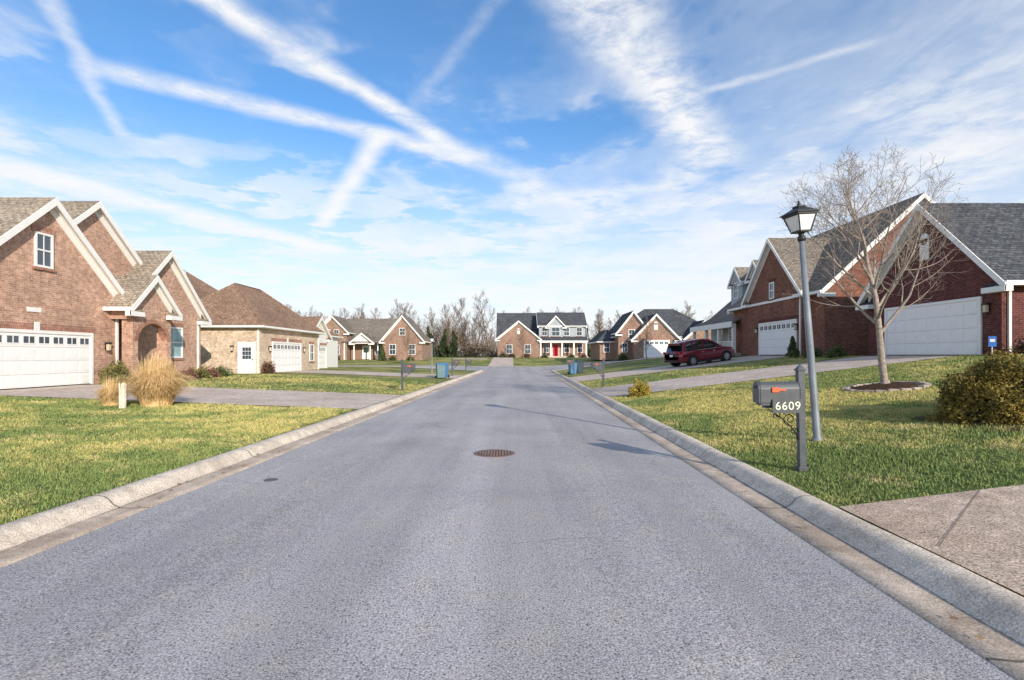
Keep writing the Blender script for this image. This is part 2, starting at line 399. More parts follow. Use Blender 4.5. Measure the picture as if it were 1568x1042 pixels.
def hip(H,x0,x1,y0,y1,z0,ze,za,wall,roof,oh=.4,ax=None,wp='walls'):
    W=H.g(wp,wall)
    for a in([(x0,y0),(x1,y0)],[(x1,y0),(x1,y1)],[(x1,y1),(x0,y1)],[(x0,y1),(x0,y0)]):
        W.poly([a[0]+(z0,),a[1]+(z0,),a[1]+(ze,),a[0]+(ze,)])
    X0,X1,Y0,Y1=x0-oh,x1+oh,y0-oh,y1+oh; T=H.g('trim',WHITE); R=H.g('roof',roof)
    if (x1-x0)>=(y1-y0): s=(Y1-Y0)/2; A=(X0+s,(Y0+Y1)/2,za);B=(X1-s,(Y0+Y1)/2,za); ax='x'
    else: s=(X1-X0)/2; A=((X0+X1)/2,Y0+s,za);B=((X0+X1)/2,Y1-s,za); ax='y'
    c=[(X0,Y0,ze),(X1,Y0,ze),(X1,Y1,ze),(X0,Y1,ze)]
    if ax=='x': fs=[[c[0],c[1],B,A],[c[1],c[2],B],[c[2],c[3],A,B],[c[3],c[0],A]]
    else: fs=[[c[0],c[1],A],[c[1],c[2],B,A],[c[2],c[3],B],[c[3],c[0],A,B]]
    for f in fs:R.poly(f)
    for a,b_ in ((c[0],A),(c[3],A if ax=='x' else B),(c[1],B if ax=='x' else A),(c[2],B),(A,B)):
        R.tube(a,b_,.06,.06,6)
    T.box(X0+.01,X1-.01,Y0+.01,Y1-.01,ze-.13,ze-.004)
    for (a0,a1,b0,b1) in((X0-.09,X1+.09,Y0-.09,Y0),(X0-.09,X1+.09,Y1,Y1+.09),(X0-.09,X0,Y0+.002,Y1-.002),(X1,X1+.09,Y0+.002,Y1-.002)):
        T.box(a0,a1,b0,b1,ze-.11,ze+.02)
def window(H,x,y,z,n,w,h,glass=None,cols=2,rows=2,lintel=True,sill=True,sold=None):
    F=frame(x,y,z,n); T=H.g('window_frames',WHITE); g=H.g('window_glass_panes' if glass is None else 'window_glass_with_blinds',glass or GLASS)
    S_=H.g('lintels_and_sills',sold or SOLD)
    g.lbox(F,-w/2+.01,w/2-.01,.002,.02,.01,h-.01); f=.06
    T.lbox(F,-w/2-.02,-w/2+f,.004,.065,-.02,h+.02); T.lbox(F,w/2-f,w/2+.02,.004,.065,-.02,h+.02)
    T.lbox(F,-w/2+f,w/2-f,.004,.06,-.02,f); T.lbox(F,-w/2+f,w/2-f,.004,.06,h-f,h+.02)
    T.lbox(F,-w/2+f,w/2-f,.0215,.05,h/2-.03,h/2+.03)
    for i in range(1,cols):
        a=-w/2+w*i/cols; T.lbox(F,a-.014,a+.014,.0215,.04,f,h/2-.031); T.lbox(F,a-.014,a+.014,.0215,.04,h/2+.031,h-f)
    if lintel: S_.lbox(F,-w/2-.12,w/2+.12,.003,.035,h+.022,h+.24)
    if sill: S_.lbox(F,-w/2-.1,w/2+.1,.003,.08,-.12,-.022)
def garage(H,x,y,z,n,w=4.9,h=2.13,lites=True,keystone=True,cols=8,sold=None):
    F=frame(x,y,z,n); D=H.g('garage_door',WHITE2); T=H.g('trim',WHITE)
    D.lbox(F,-w/2,w/2,.003,.03,0,h)
    rh=h/4; cw=w/cols
    for r in range(4):
        for c in range(cols):
            a=-w/2+c*cw
            if r==3 and lites:
                H.g('garage_door_lites',GLASS).lbox(F,a+.1,a+cw-.1,.031,.04,r*rh+.14,(r+1)*rh-.12)
                D.lbox(F,a+cw/2-.015,a+cw/2+.015,.0405,.05,r*rh+.14,(r+1)*rh-.12)
                D.lbox(F,a+.07,a+cw-.07,.031,.044,r*rh+.10,r*rh+.138); D.lbox(F,a+.07,a+cw-.07,.031,.044,(r+1)*rh-.118,(r+1)*rh-.08)
            else: D.lbox(F,a+.07,a+cw-.07,.031,.040,r*rh+.08,(r+1)*rh-.08)
        if r: H.g('garage_door_seams',M_SEAM).lbox(F,-w/2+.01,w/2-.01,.0305,.034,r*rh-.008,r*rh+.008)
    T.lbox(F,-w/2-.12,-w/2-.002,.004,.07,0,h+.12); T.lbox(F,w/2+.002,w/2+.12,.004,.07,0,h+.12); T.lbox(F,-w/2,w/2,.004,.07,h+.002,h+.12)
    H.g('door_bottom_seal',BLACK).lbox(F,-w/2,w/2,.031,.04,-.02,.035)
    H.g('lintels_and_sills',sold or SOLD).lbox(F,-w/2-.25,w/2+.25,.003,.03,h+.124,h+.36)
    if keystone: H.g('trim',WHITE).lbox(F,-.1,.1,.032,.07,h+.124,h+.42)
M_SEAM=M_basic('door_seam_shadow_gap',(.5,.5,.5),.7)
COACH=M_basic('lantern_glass',(.6,.5,.35),.3)
def coach(H,x,y,z,n):
    F=frame(x,y,z,n); B=H.g('wall_lanterns',BLACK)
    B.lbox(F,-.05,.05,.003,.05,0,.32); B.lbox(F,-.09,.09,.05,.22,.25,.33); B.lbox(F,-.07,.07,.07,.2,-.06,-.02); H.g('wall_lantern_glass',COACH).lbox(F,-.06,.06,.075,.195,-.02,.25)
def downspout(H,x,y,z0,z1,n):
    F=frame(x,y,z0,n); H.g('downspouts',WHITE).lbox(F,-.045,.045,.004,.08,0,z1-z0)
def door(H,x,y,z,n,col,w=.95,h=2.05,lite=True):
    F=frame(x,y,z,n); D=H.g('entry_door',col); T=H.g('trim',WHITE)
    D.lbox(F,-w/2,w/2,.003,.04,0,h); T.lbox(F,-w/2-.12,-w/2-.003,.004,.08,0,h+.12);T.lbox(F,w/2+.003,w/2+.12,.004,.08,0,h+.12);T.lbox(F,-w/2,w/2,.004,.08,h+.003,h+.12)
    if lite:
        for i in range(3):
            for k in range(3): H.g('door_lites',GLASS).lbox(F,-.3+i*.2+.01,-.1+i*.2-.01,.041,.047,h*.5+k*.27,h*.5+k*.27+.24)
        D.lbox(F,-.3,-.03,.041,.05,.15,h*.42);D.lbox(F,.03,.3,.041,.05,.15,h*.42)
    else:
        for a in(-.33,.05):
            D.lbox(F,a,a+.28,.041,.052,.15,.8);D.lbox(F,a,a+.28,.041,.052,.95,1.5);D.lbox(F,a,a+.28,.041,.052,1.62,1.9)
    H.g('door_knob',BLACK).lbox(F,w/2-.12,w/2-.06,.0405,.09,.95,1.02)
def vent(H,x,y,z,n,w=.45,h=.8):
    F=frame(x,y,z,n); T=H.g('attic_vents',WHITE)
    T.lbox(F,-w/2,w/2,.004,.04,0,h)
    for i in range(6): T.lbox(F,-w/2+.05,w/2-.05,.041,.07,.07+i*h/7,.1+i*h/7)
    T.tube((x+F[2].x*.004,y+F[2].y*.004,z+h),(x+F[2].x*.04,y+F[2].y*.04,z+h),w/2,w/2,16)
def pipevent(H,x,y,z):
    H.g('roof_vent_pipes',M_SEAM).tube((x,y,z-.2),(x,y,z+.35),.05,.05,10)

EX=(1,0);WX=(-1,0);SY=(0,-1)
# ---- L1
H=Obj('brick_house')
gable(H,-22.5,19.7,.1,5.0,3.5,4.42,7.6,'x',BR_L,SH_B,oh=.4)
gable(H,-23.5,23.7,.1,4.5,2.7,6.35,8.65,'x',BR_L,SH_B,oh=.35)
gable(H,-23,27.2,.1,5.0,3.0,4.2,7.1,'x',BR_L,SH_B,oh=.4)
gable(H,-28,23,.1,7.5,5.5,4.5,8.2,'y',BR_L,SH_B,oh=.4)
gable(H,-18.0,24.1,3.35,1.4,1.35,4.05,5.35,'x',BR_L,SH_B,oh=.3,og=.25,ends=(1,),wp='entry_gable_walls')
W=H.g('entry_piers',BR_L)
for y in(22.9,25.15): W.box(-17.1,-16.62,y-.0,y+.32,.3,3.36)
a=H.g('entry_arch',SOLD)
for i in range(10):
    t0=math.pi*i/10;t1=math.pi*(i+1)/10; cy=24.18
    p=lambda t,r:(cy+math.cos(t)*r,2.45+math.sin(t)*r*.8)
    q=[p(t0,.97),p(t1,.97),p(t1,1.2),p(t0,1.2)]
    a.hexa([(-16.9,u,v) for u,v in q]+[(-16.585,u,v) for u,v in q])
for i in range(10):
    t0=math.pi*i/10;t1=math.pi*(i+1)/10; cy=24.18
    y0=cy+math.cos(t0)*1.0;y1=cy+math.cos(t1)*1.0
    z0=2.45+math.sin(t0)*.8;z1=2.45+math.sin(t1)*.8
    H.g('entry_gable_walls',BR_L).hexa([(-16.85,y0,z0),(-16.6,y0,z0),(-16.6,y1,z1),(-16.85,y1,z1),(-16.85,y0,3.36),(-16.6,y0,3.36),(-16.6,y1,3.36),(-16.85,y1,3.36)])
H.g('porch_slab',CONC).box(-19,-16.3,22.6,25.7,.3,.68)
door(H,-18.98,24.2,.68,EX,WHITE2)
garage(H,-17.5,19.2,.57,EX,h=2.0)
window(H,-17.5,19.5,5.05,EX,.72,1.25,cols=2)
window(H,-18,27.75,1.65,EX,1.45,1.6,glass=GLASSB,cols=2)
window(H,-19,25.9,4.6,EX,.5,.9)
coach(H,-17.5,22.5,2.0,EX); coach(H,-17.5,16.6,2.0,EX)
downspout(H,-17.5,23.1,.6,4.3,EX); downspout(H,-18,29.9,.6,3.9,EX); downspout(H,-18,24.4,.6,3.9,EX)
H.g('house_number_plaque',WHITE).box(-17.498,-17.47,18.85,19.4,3.35,3.52)
H.done()
# ---- L3 buff
H=Obj('brick_house')
hip(H,-38,-21.4,36.2,48.4,.1,3.9,9.2,BR_T,SH_BR)
hip(H,-24,-17,35.2,46,.1,3.75,7.1,BR_T,SH_BR,oh=.4)
garage(H,-17,39.5,.5,EX,4.8,2.15)
door(H,-17.85,35.2,.5,SY,WHITE2)
coach(H,-17,36.5,2.1,EX);coach(H,-17,42.5,2.1,EX);coach(H,-18.8,35.2,2.1,SY)
downspout(H,-17.1,35.2,.5,3.6,SY); downspout(H,-17,45.8,.5,3.6,EX)
window(H,-17,44.3,1.3,EX,.9,1.4)
pipevent(H,-25,40,7.9); H.done()
# ---- L white garage
WS=M_basic('white_siding',(.76,.75,.72),.6,var=.06)
H=Obj('white_house')
gable(H,-22.5,48.9,.1,4.4,2.4,3.6,5.3,'x',WS,SH_BR,oh=.3)
hip(H,-30,-20,51.4,60,.1,3.9,6.5,WS,SH_BR)
garage(H,-18.1,48.9,.5,EX,3.6,2.1); H.done()
# ---- L4
z4=hgt(-20,82)
H=Obj('brick_house')
hip(H,-32,-14.2,83,92,z4-.3,4.3,7.9,BR_C,SH_M)
gable(H,-16.9,84,z4-.3,3.5,3.1,4.3,7.9,'y',BR_C,SH_M,ends=(-1,))
gable(H,-27.9,84,z4-.3,3,2.3,5.6,7.9,'y',BR_C,SH_M,ends=(-1,))
gable(H,-23.2,82.4,3.6,1.6,1.5,4.0,5.2,'y',WS,SH_M,ends=(-1,),wp='porch_gable')
for x in(-24.5,-22,-26,-20.8): H.g('porch_columns',WHITE).tube((x,81.0,z4),(x,81.0,3.8),.12,.1,10)
H.g('porch_roof',SH_M).hexa([(-26.3,80.7,3.8),(-20.4,80.7,3.8),(-20.4,83,4.6),(-26.3,83,4.6),(-26.3,80.7,3.92),(-20.4,80.7,3.92),(-20.4,83,4.72),(-26.3,83,4.72)])
for x in(-18.4,-15.4): window(H,x,80.5,1.9,SY,1.0,1.6)
window(H,-16.9,80.5,4.9,SY,.9,1.1)
for x in(-28.6,-27.2): window(H,x,81,4.5,SY,.8,1.3); window(H,x,81,1.9,SY,.9,1.5)
window(H,-30.8,83,2,SY,1,1.5);window(H,-21.3,83,1.9,SY,.9,1.5)
door(H,-23.2,83,z4+.1,SY,WHITE2); H.done()
# ---- center
zc=hgt(5,95)
H=Obj('brick_house')
gable(H,5.4,100,zc-.3,8.0,4.8,5.1,9.8,'x',BR_C,SH_D,oh=.3)
gable(H,9.1,98.2,zc-.3,4.2,3.4,7.3,9.75,'x',SIDING,SH_D,oh=.3,wp='upper_siding')
gable(H,1.15,97,zc-.3,4.0,3.7,4.9,7.9,'y',BR_C,SH_D,ends=(-1,))
gable(H,7.9,96,7.2,1.6,1.5,7.3,8.9,'y',SIDING,SH_D,ends=(-1,),wp='dormer_walls')
H.g('lower_brick_front',BR_C).box(4.95,13.25,94.65,94.78,zc-.3,4.4)
H.g('porch_roof',SH_D).hexa([(4.8,92.7,4.3),(13.5,92.7,4.3),(13.5,94.6,5.0),(4.8,94.6,5.0),(4.8,92.7,4.45),(13.5,92.7,4.45),(13.5,94.6,5.2),(4.8,94.6,5.2)])
H.g('trim',WHITE).box(4.8,13.5,92.6,92.69,4.05,4.42)
for x in(5.1,6.9,8.9,11.0,13.2): H.g('porch_columns',WHITE).box(x-.13,x+.13,92.75,93.0,zc,4.28)
H.g('porch_slab',CONC).box(4.8,13.5,92.6,94.7,zc-.2,zc+.25)
door(H,7.9,94.6,zc+.25,SY,REDP,1.05,2.2,False)
for x in(6.6,9.3): H.g('sidelights',GLASS).box(x-.2,x+.2,94.6,94.645,zc+.4,zc+2.3)
for x in(6.2,9.9,12.3): window(H,x,94.6,zc+.9,SY,1.0,1.6)
for x in(5.9,9.9,12.2): window(H,x,94.77,5.35,SY,1.0,1.5,lintel=False)
window(H,7.9,94.36,5.3,SY,1.5,1.6,lintel=False)
H.g('dormer_walls',SIDING).box(6.6,9.2,94.4,94.8,5.05,7.2)
for x in(-.5,2.8): window(H,x,93,zc+.7,SY,1.1,1.6)
vent(H,1.15,93,5.6,SY)
H.done()
# ---- R4
z5=hgt(20,68)-.1
H=Obj('brick_house')
hip(H,13.5,27.5,68,78,z5-.3,4.2,8.2,BR_C,SH_D)
gable(H,18.0,68,z5-.3,2.6,2.7,4.1,6.9,'y',BR_C,SH_D,ends=(-1,))
gable(H,15.5,70,z5-.3,3.2,1.9,5.0,7.4,'y',SIDING,SH_D,ends=(-1,))
gable(H,24.5,69,z5-.3,2.5,2.6,3.9,6.2,'y',BR_C,SH_M,ends=(-1,))
hip(H,11.6,14,69,77,z5-.3,3.6,5.2,BR_C,SH_D)
garage(H,18.1,65.4,z5+.0,SY,3.0,2.1,keystone=False,cols=5)
window(H,15.3,66.8,3.9,SY,.8,1.2); window(H,14.4,66.8,2.2,SY,.7,1.2); window(H,12.5,69,2.2,SY,.8,1.3); window(H,24,66.5,2.3,SY,1.2,1.4)
vent(H,18,65.4,5.0,SY)
for x in(20.8,21.7): H.g('porch_columns',WHITE).tube((x,66.8,z5),(x,66.8,4),.1,.1,8)
H.done()
# ---- R3
H=Obj('gray_house')
gable(H,25,45.8,1.3,4.6,5.8,5.2,10.2,'y',SIDING,SH_M,oh=.35)
for y in(43.4,47.0):
    gable(H,22.4,y,6.0,2.2,1.15,8.4,9.6,'x',SIDING,SH_M,oh=.2,og=.2,ends=(-1,),wp='dormer_walls')
    window(H,20.2,y,6.9,WX,.9,1.4,lintel=False,sill=False)
H.g('porch_roof',SH_M).hexa([(17.3,41,4.3),(19.3,41,5.2),(19.3,50.5,5.2),(17.3,50.5,4.3),(17.3,41,4.45),(19.3,41,5.35),(19.3,50.5,5.35),(17.3,50.5,4.45)])
H.g('trim',WHITE).box(17.2,17.295,41,50.5,4.0,4.45)
for y in(41.3,44.2,47.1,50.2): H.g('porch_columns',WHITE).box(17.4,17.65,y-.12,y+.12,1.9,4.3)
for k in range(44): H.g('porch_railing',WHITE).box(17.5,17.54,41.45+k*.2,41.49+k*.2,2.1,2.85)
H.g('porch_railing',WHITE).box(17.48,17.56,41.4,50.1,2.86,2.92)
H.g('porch_slab',CONC).box(17.2,19.3,41,50.5,1.3,1.98)
window(H,19.2,43.2,2.6,WX,1.1,1.6);window(H,19.2,48,2.6,WX,1.1,1.6);door(H,19.2,45.7,1.98,WX,WHITE2)
H.done()
# ---- R2
H=Obj('brick_house')
gable(H,23.5,36.2,1.3,6.1,5.5,5.75,10.95,'y',BR_R2,SH_M,oh=.35)
gable(H,20.6,35.35,1.3,3.0,3.65,5.9,9.6,'x',BR_R2,SH_B,oh=.3,ends=(-1,))
garage(H,17.6,34.7,1.78,WX,4.7,2.13,keystone=False,sold=SOLD_R)
window(H,17.6,35.35,5.6,WX,.6,1.1,lintel=True,sold=SOLD_R)
coach(H,17.6,32.2,3.4,WX);coach(H,17.6,37.4,3.4,WX)
downspout(H,17.6,31.85,1.8,5.6,WX)
pipevent(H,20.5,34,7.9); pipevent(H,21.5,33.6,7.6)
H.done()
# ---- R1
H=Obj('brick_house')
gable(H,24,22.65,1.3,6.1,3.55,4.75,8.25,'x',BR_R,SH_D,oh=.4)
gable(H,29,24.5,1.3,8,5,4.9,9.9,'y',BR_R,SH_D,oh=.4)
garage(H,17.9,22.45,1.76,WX,4.9,2.13,lites=False,keystone=False,sold=SOLD_R)
vent(H,17.9,22.65,5.9,WX,.5,.9)
coach(H,17.9,19.6,3.4,WX);coach(H,17.9,25.5,3.4,WX)
downspout(H,18.15,19.1,1.7,4.6,SY)
window(H,21.5,19.1,2.6,SY,1.2,1.6,sold=SOLD_R)
H.done()

# ------------------------------------------------------------------ trees
def gen_tree(seed,height,trunk_r,levels,nchild,spread,up,first=.25,seglen=5,len_ratio=.5,minr=.004,wander=.12,crown=.5):
    R=random.Random(seed); segs=[]
    def br(p,d,L,r,lv):
        n=seglen if lv<3 else max(3,seglen-3); q=p.copy(); dd=d.copy(); pts=[q.copy()]; ds=[dd.copy()]
        for i in range(n):
            dd=(dd+Vector((R.gauss(0,wander),R.gauss(0,wander),R.gauss(0,wander*.6)+up*(0.10 if lv else .05)))).normalized()
            nq=q+dd*(L/n); r0=r*(1-.82*i/n); r1=r*(1-.82*(i+1)/n)
            segs.append((q.copy(),nq.copy(),max(r0,minr),max(r1,minr*.7),lv)); q=nq; pts.append(q.copy()); ds.append(dd.copy())
        if lv>=levels: return
        k=nchild[lv]; ph=R.uniform(0,6.28)
        for c in range(k):
            t=(first if lv==0 else .18)+(1-(first if lv==0 else .18))*(c+R.uniform(.1,.9))/k*.97
            i=min(n-1,int(t*n)); f=t*n-i; b=pts[i].lerp(pts[i+1],f); dr=ds[i]
            ph+=2.4+R.uniform(-.5,.5); a=dr.orthogonal().normalized(); a=Matrix.Rotation(ph,3,dr)@a
            sp=spread*R.uniform(.75,1.2); nd=(dr*math.cos(sp)+a*math.sin(sp)).normalized()
            if lv==0: ll=L*crown*(1.05-.75*max(0,(t-first)/(1-first)))*R.uniform(.8,1.15)
            else: ll=L*len_ratio*(1.1-.5*t)*R.uniform(.75,1.2)
            br(b,nd,ll,max(minr,r*(1-.82*t)*.58),lv+1)
    br(Vector((0,0,0)),Vector((0,0,1)),height,trunk_r,0)
    return segs
def segs_mesh(name,segs,kfun):
    mb=MB()
    for a,b,r0,r1,lv in segs: mb.tube(a,b,r0,r1,kfun(lv),cap=False)
    me=bpy.data.meshes.new(name); me.from_pydata(mb.v,[],mb.f); me.update(); me.polygons.foreach_set('use_smooth',[True]*len(me.polygons)); return me
def place(name,me,loc,rz=0,s=1.,mat=None,parent=None):
    ob=bpy.data.objects.new(name,me); COL.objects.link(ob); ob.location=loc; ob.rotation_euler=(0,0,rz); ob.scale=(s,s,s)
    if parent: ob.parent=parent
    return ob
T=empty('bare_tree'); T.location=(10,14,hgt(10,14)-.03)
segs=gen_tree(11,5.75,.095,4,[20,8,6,3],.84,.9,first=.25,seglen=7,len_ratio=.52,minr=.0042,wander=.09,crown=.58)
me=segs_mesh('branches',segs,lambda l:[12,7,5,3,3][l]); me.materials.append(BARK); ob=place('trunk_and_branches',me,(0,0,0),parent=T)
b=MB(); b.lathe((0,0,0),[(.17,-.05),(.125,.06),(.10,.25)],14); mkobj('root_flare',b.v,b.f,BARK,T,True)
V=[];F=[]
for k,(rr,dz) in enumerate([(0.01,.13),(.35,.11),(.7,.05),(.82,-.0)]):
    for i in range(36):
        t=2*math.pi*i/36; q=rr*(1+.08*math.sin(3*t)+.05*random.random()); x=10+q*1.0*math.cos(t);y=14+q*math.sin(t); V.append((x,y,hgt(x,y)+dz))
for k in range(3):
    for i in range(36): F.append((k*36+i,k*36+(i+1)%36,(k+1)*36+(i+1)%36,(k+1)*36+i))
mkobj('mulch_ring',V,F,MULCH,uv=False)
STONE=M_basic('edging_stone',(.44,.36,.30),.9,var=.4,scale=8)
b=MB()
for i in range(22):
    t=2*math.pi*i/22; x=10+.9*math.cos(t);y=14+.9*math.sin(t); z=hgt(x,y)
    F_=frame(x,y,z,(math.cos(t),math.sin(t))); b.lbox(F_,-.115,.115,-.07,.07+random.uniform(-.02,.02),-.05,.055+random.uniform(0,.02))
mkobj('edging_stones',b.v,b.f,STONE,bevel=.015)

TL=empty('distant_treeline')
vars_=[]
for s in range(6):
    sg=gen_tree(100+s,15.,.2,3,[15,8,5],.62,.9,first=.16,seglen=4,len_ratio=.5,minr=.026,wander=.13,crown=.42)
    m_=segs_mesh('bare_tree_mesh',sg,lambda l:[5,3,3,3][l]); m_.materials.append(BARKD); vars_.append(m_)
def leafy(n,fn,size,seed=0):
    r=np.random.default_rng(seed); pts=fn(n,r); v=np.zeros((n,3,3))
    for k in range(3): v[:,k]=pts+r.normal(0,size,(n,3))
    return v.reshape(-1,3)
for i in range(150):
    x=random.uniform(-72,68); y=random.uniform(114,146); s=random.uniform(.42,.85)*(1.2 if random.random()<.14 else .92)
    place('tree_%d'%i,random.choice(vars_),(x,y,1.3),random.uniform(0,6.3),s,parent=TL)
BRUSH=M_leaf('dry_brush',(.10,.07,.048),(.26,.19,.125),.3)
def fn(n,r):
    x=r.uniform(-80,75,n); y=r.uniform(112,128,n); top=3.3+1.6*np.sin(x*.35)+1.2*np.sin(x*.9+1)+r.normal(0,.9,n)
    return np.stack([x,y,1.3+np.abs(top)*r.uniform(0,1,n)**.8],1)
trimesh('brush',leafy(45000,fn,.16,3),BRUSH,TL)
r=np.random.default_rng(9); n=11000
x=r.uniform(-78,72,n); y=r.uniform(118,150,n); L=r.uniform(1.2,4.,n); z0=1.3+r.uniform(0,1,n)**1.4*(5+2.2*np.sin(x*.22)+1.5*np.sin(x*.7)); tl=r.normal(0,.33,(n,2)); wv=r.uniform(.02,.05,n)
v=np.zeros((n,3,3)); v[:,0]=np.stack([x-wv,y,z0],1); v[:,1]=np.stack([x+wv,y,z0],1); v[:,2]=np.stack([x+tl[:,0]*L,y+tl[:,1]*L,z0+L],1)
trimesh('saplings',v.reshape(-1,3),BARKD,TL)
EVG=M_leaf('evergreen_needles',(.025,.04,.018),(.085,.11,.04),.8)
def ev_pts(cx,cy,z0,h,r0,ph):
    def f(n,r):
        t=r.uniform(0,1,n)**1.3; a=r.uniform(0,6.28,n)
        prof=(1-t**1.6)*(.72+.28*np.sin(a*3+t*9+ph))*(.8+.25*np.sin(t*17+ph*2+a*2))
        rad=r0*prof*r.uniform(.4,1.05,n)+.03
        return np.stack([cx+rad*np.cos(a)+.5*np.sin(t*3+ph)*t,cy+rad*np.sin(a),z0+.1+h*t*(1+.08*np.sin(a*2+ph))],1)
    return f
def cone_pts(cx,cy,z0,h,r0):
    def f(n,r):
        t=r.uniform(0,1,n)**1.4; a=r.uniform(0,6.28,n); rad=r0*(1-t)*(0.75+.25*np.sin(a*3+t*14))*r.uniform(.55,1.05,n)+.03
        return np.stack([cx+rad*np.cos(a),cy+rad*np.sin(a),z0+.1+h*t],1)
    return f
for (x,y,h,rr_) in [(-17.4,111,6.0,1.6),(-14.6,112,5.6,1.8),(-12.4,110,5.2,1.6),(15.8,110,6.6,1.7),(18.4,112,5.2,1.5),(-20.5,112,5.0,1.6)]:
    trimesh('evergreen_tree',leafy(3200,ev_pts(x,y,1.3,h,rr_,x),.13,int(abs(x)*7)%97+1),EVG)
# ------------------------------------------------------------------ shrubs
def blob_pts(c,rad,rough=.22,shell=.35):
    ph=np.random.default_rng(int(abs(c[0]*31+c[1]*17))).uniform(0,6.28,6)
    def f(n,r):
        d=r.normal(0,1,(n,3)); d/=np.linalg.norm(d,axis=1)[:,None]; d[:,2]=np.abs(d[:,2])*1.0-.12
        k=1+rough*(np.sin(d[:,0]*5+ph[0])*np.sin(d[:,1]*5+ph[1])+.6*np.sin(d[:,2]*9+ph[2]+d[:,0]*7))+r.normal(0,.05,n)
        k*=1-shell*r.uniform(0,1,n)**2
        p=np.array(c)+d*k[:,None]*np.array(rad); p[:,2]=np.maximum(p[:,2],c[2]-.02); return p
    return f
SHR_G=M_leaf('shrub_green',(.04,.07,.024),(.15,.18,.06))
SHR_Y=M_leaf('shrub_yellow',(.16,.13,.025),(.62,.46,.07),5)
SHR_R=M_leaf('shrub_reddish',(.13,.065,.05),(.28,.15,.10),4)
SHR_H=M_leaf('hedge_leaf',(.035,.045,.014),(.36,.25,.05),3)
DARKC=M_basic('dark_core_fill',(.03,.025,.012),.95,var=.5,scale=20,spec=.02)  # solid near-black dome inside the leaf shell, makes the bush look dense
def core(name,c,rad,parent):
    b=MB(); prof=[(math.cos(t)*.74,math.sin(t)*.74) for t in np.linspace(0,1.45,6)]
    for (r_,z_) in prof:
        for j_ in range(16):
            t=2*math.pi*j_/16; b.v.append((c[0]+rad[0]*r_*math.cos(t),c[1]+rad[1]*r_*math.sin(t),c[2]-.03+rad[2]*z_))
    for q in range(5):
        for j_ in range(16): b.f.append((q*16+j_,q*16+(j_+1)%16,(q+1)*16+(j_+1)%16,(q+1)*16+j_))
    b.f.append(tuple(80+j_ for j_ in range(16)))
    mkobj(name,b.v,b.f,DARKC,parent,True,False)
def shrub(name,x,y,rad,n,mat,size=.03,z=None):
    c=(x,y,hgt(x,y) if z is None else z); e=empty(name)
    trimesh('foliage',leafy(n,blob_pts(c,rad),size,int(abs(x*13+y*7))),mat,e); core('dark_core',c,rad,e); return e
e=empty('hedge')
for k,(x,y,rx,ry,rz) in enumerate([(8.25,8.75,.9,.8,1.2),(9.3,8.5,.95,.85,1.3),(10.5,8.4,.9,.8,1.2),(11.8,8.4,.95,.8,1.25),(13.1,8.3,.9,.8,1.2)]):
    c=(x,y,hgt(x,y)-.06)
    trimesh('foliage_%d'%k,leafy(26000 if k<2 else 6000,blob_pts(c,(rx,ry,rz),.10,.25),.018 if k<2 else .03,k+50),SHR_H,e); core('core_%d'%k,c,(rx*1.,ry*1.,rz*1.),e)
drape('mulch_bed',lambda u,v:(7.3+u*7.5,7.7+v*1.9+.15*math.sin(u*20)),0,0,0,0,30,6,MULCH,.02)
shrub('shrub',4.75,19.4,(.42,.4,.62),3500,SHR_Y,.022)
OLV=M_leaf('shrub_olive',(.09,.09,.03),(.32,.28,.10))
shrub('shrub',-16.9,22.35,(.55,.5,1.0),5000,OLV,.03)
for (x,y,r,h,mt) in [(-16.1,26,.45,.55,SHR_R),(-16.3,27.2,.55,.65,OLV),(-16.5,28.6,.5,.6,SHR_R),(-16.7,30,.5,.6,SHR_G),(-16.6,35.6,.5,.9,SHR_R),
                     (19.3,18.3,.55,.9,SHR_G),(18.1,18.2,.5,.8,SHR_R),(20.6,18.2,.6,.8,SHR_G),(22,18.2,.6,.9,SHR_R),(16.9,27.2,.45,.6,SHR_G),(17,29.5,.5,.5,SHR_G),
                     (-18.2,79.8,.6,.8,SHR_G),(-15.5,79.8,.6,.8,SHR_G),(-27,80.3,.7,1,SHR_G),(0,92.3,.7,.9,SHR_G),(2.6,92.3,.7,.9,SHR_R),(5.8,92,.6,.7,SHR_G),(10.5,92,.6,.8,SHR_G),(12.6,92,.6,.8,SHR_R),(-1.6,92.3,.6,1.0,SHR_G),
                     (14,65.8,.7,1,SHR_G),(21.5,65.5,.7,.9,SHR_G),(23.5,65.5,.7,.8,SHR_R),(16.9,41,.5,.6,SHR_G),(16.9,44,.5,.7,SHR_G),(16.9,47,.5,.6,SHR_R)]:
    shrub('shrub',x,y,(r,r,h),1400,mt,.035)
e=empty('conical_evergreen_shrub'); trimesh('foliage',leafy(4000,cone_pts(16.6,30.9,hgt(16.6,30.9),1.15,.42),.03,5),SHR_G,e)
e=empty('conical_evergreen_shrub'); trimesh('foliage',leafy(4000,cone_pts(-19.6,79,hgt(-19.6,79),2.2,.7),.06,6),SHR_G,e)
for (x,y,s) in [(-13.5,70,.33),(-22,66,.3),(-30,72,.35),(15.5,60,.3),(2,88,.32)]:
    place('bare_tree',vars_[int(abs(x))%6],(x,y,hgt(x,y)-.05),x,s)

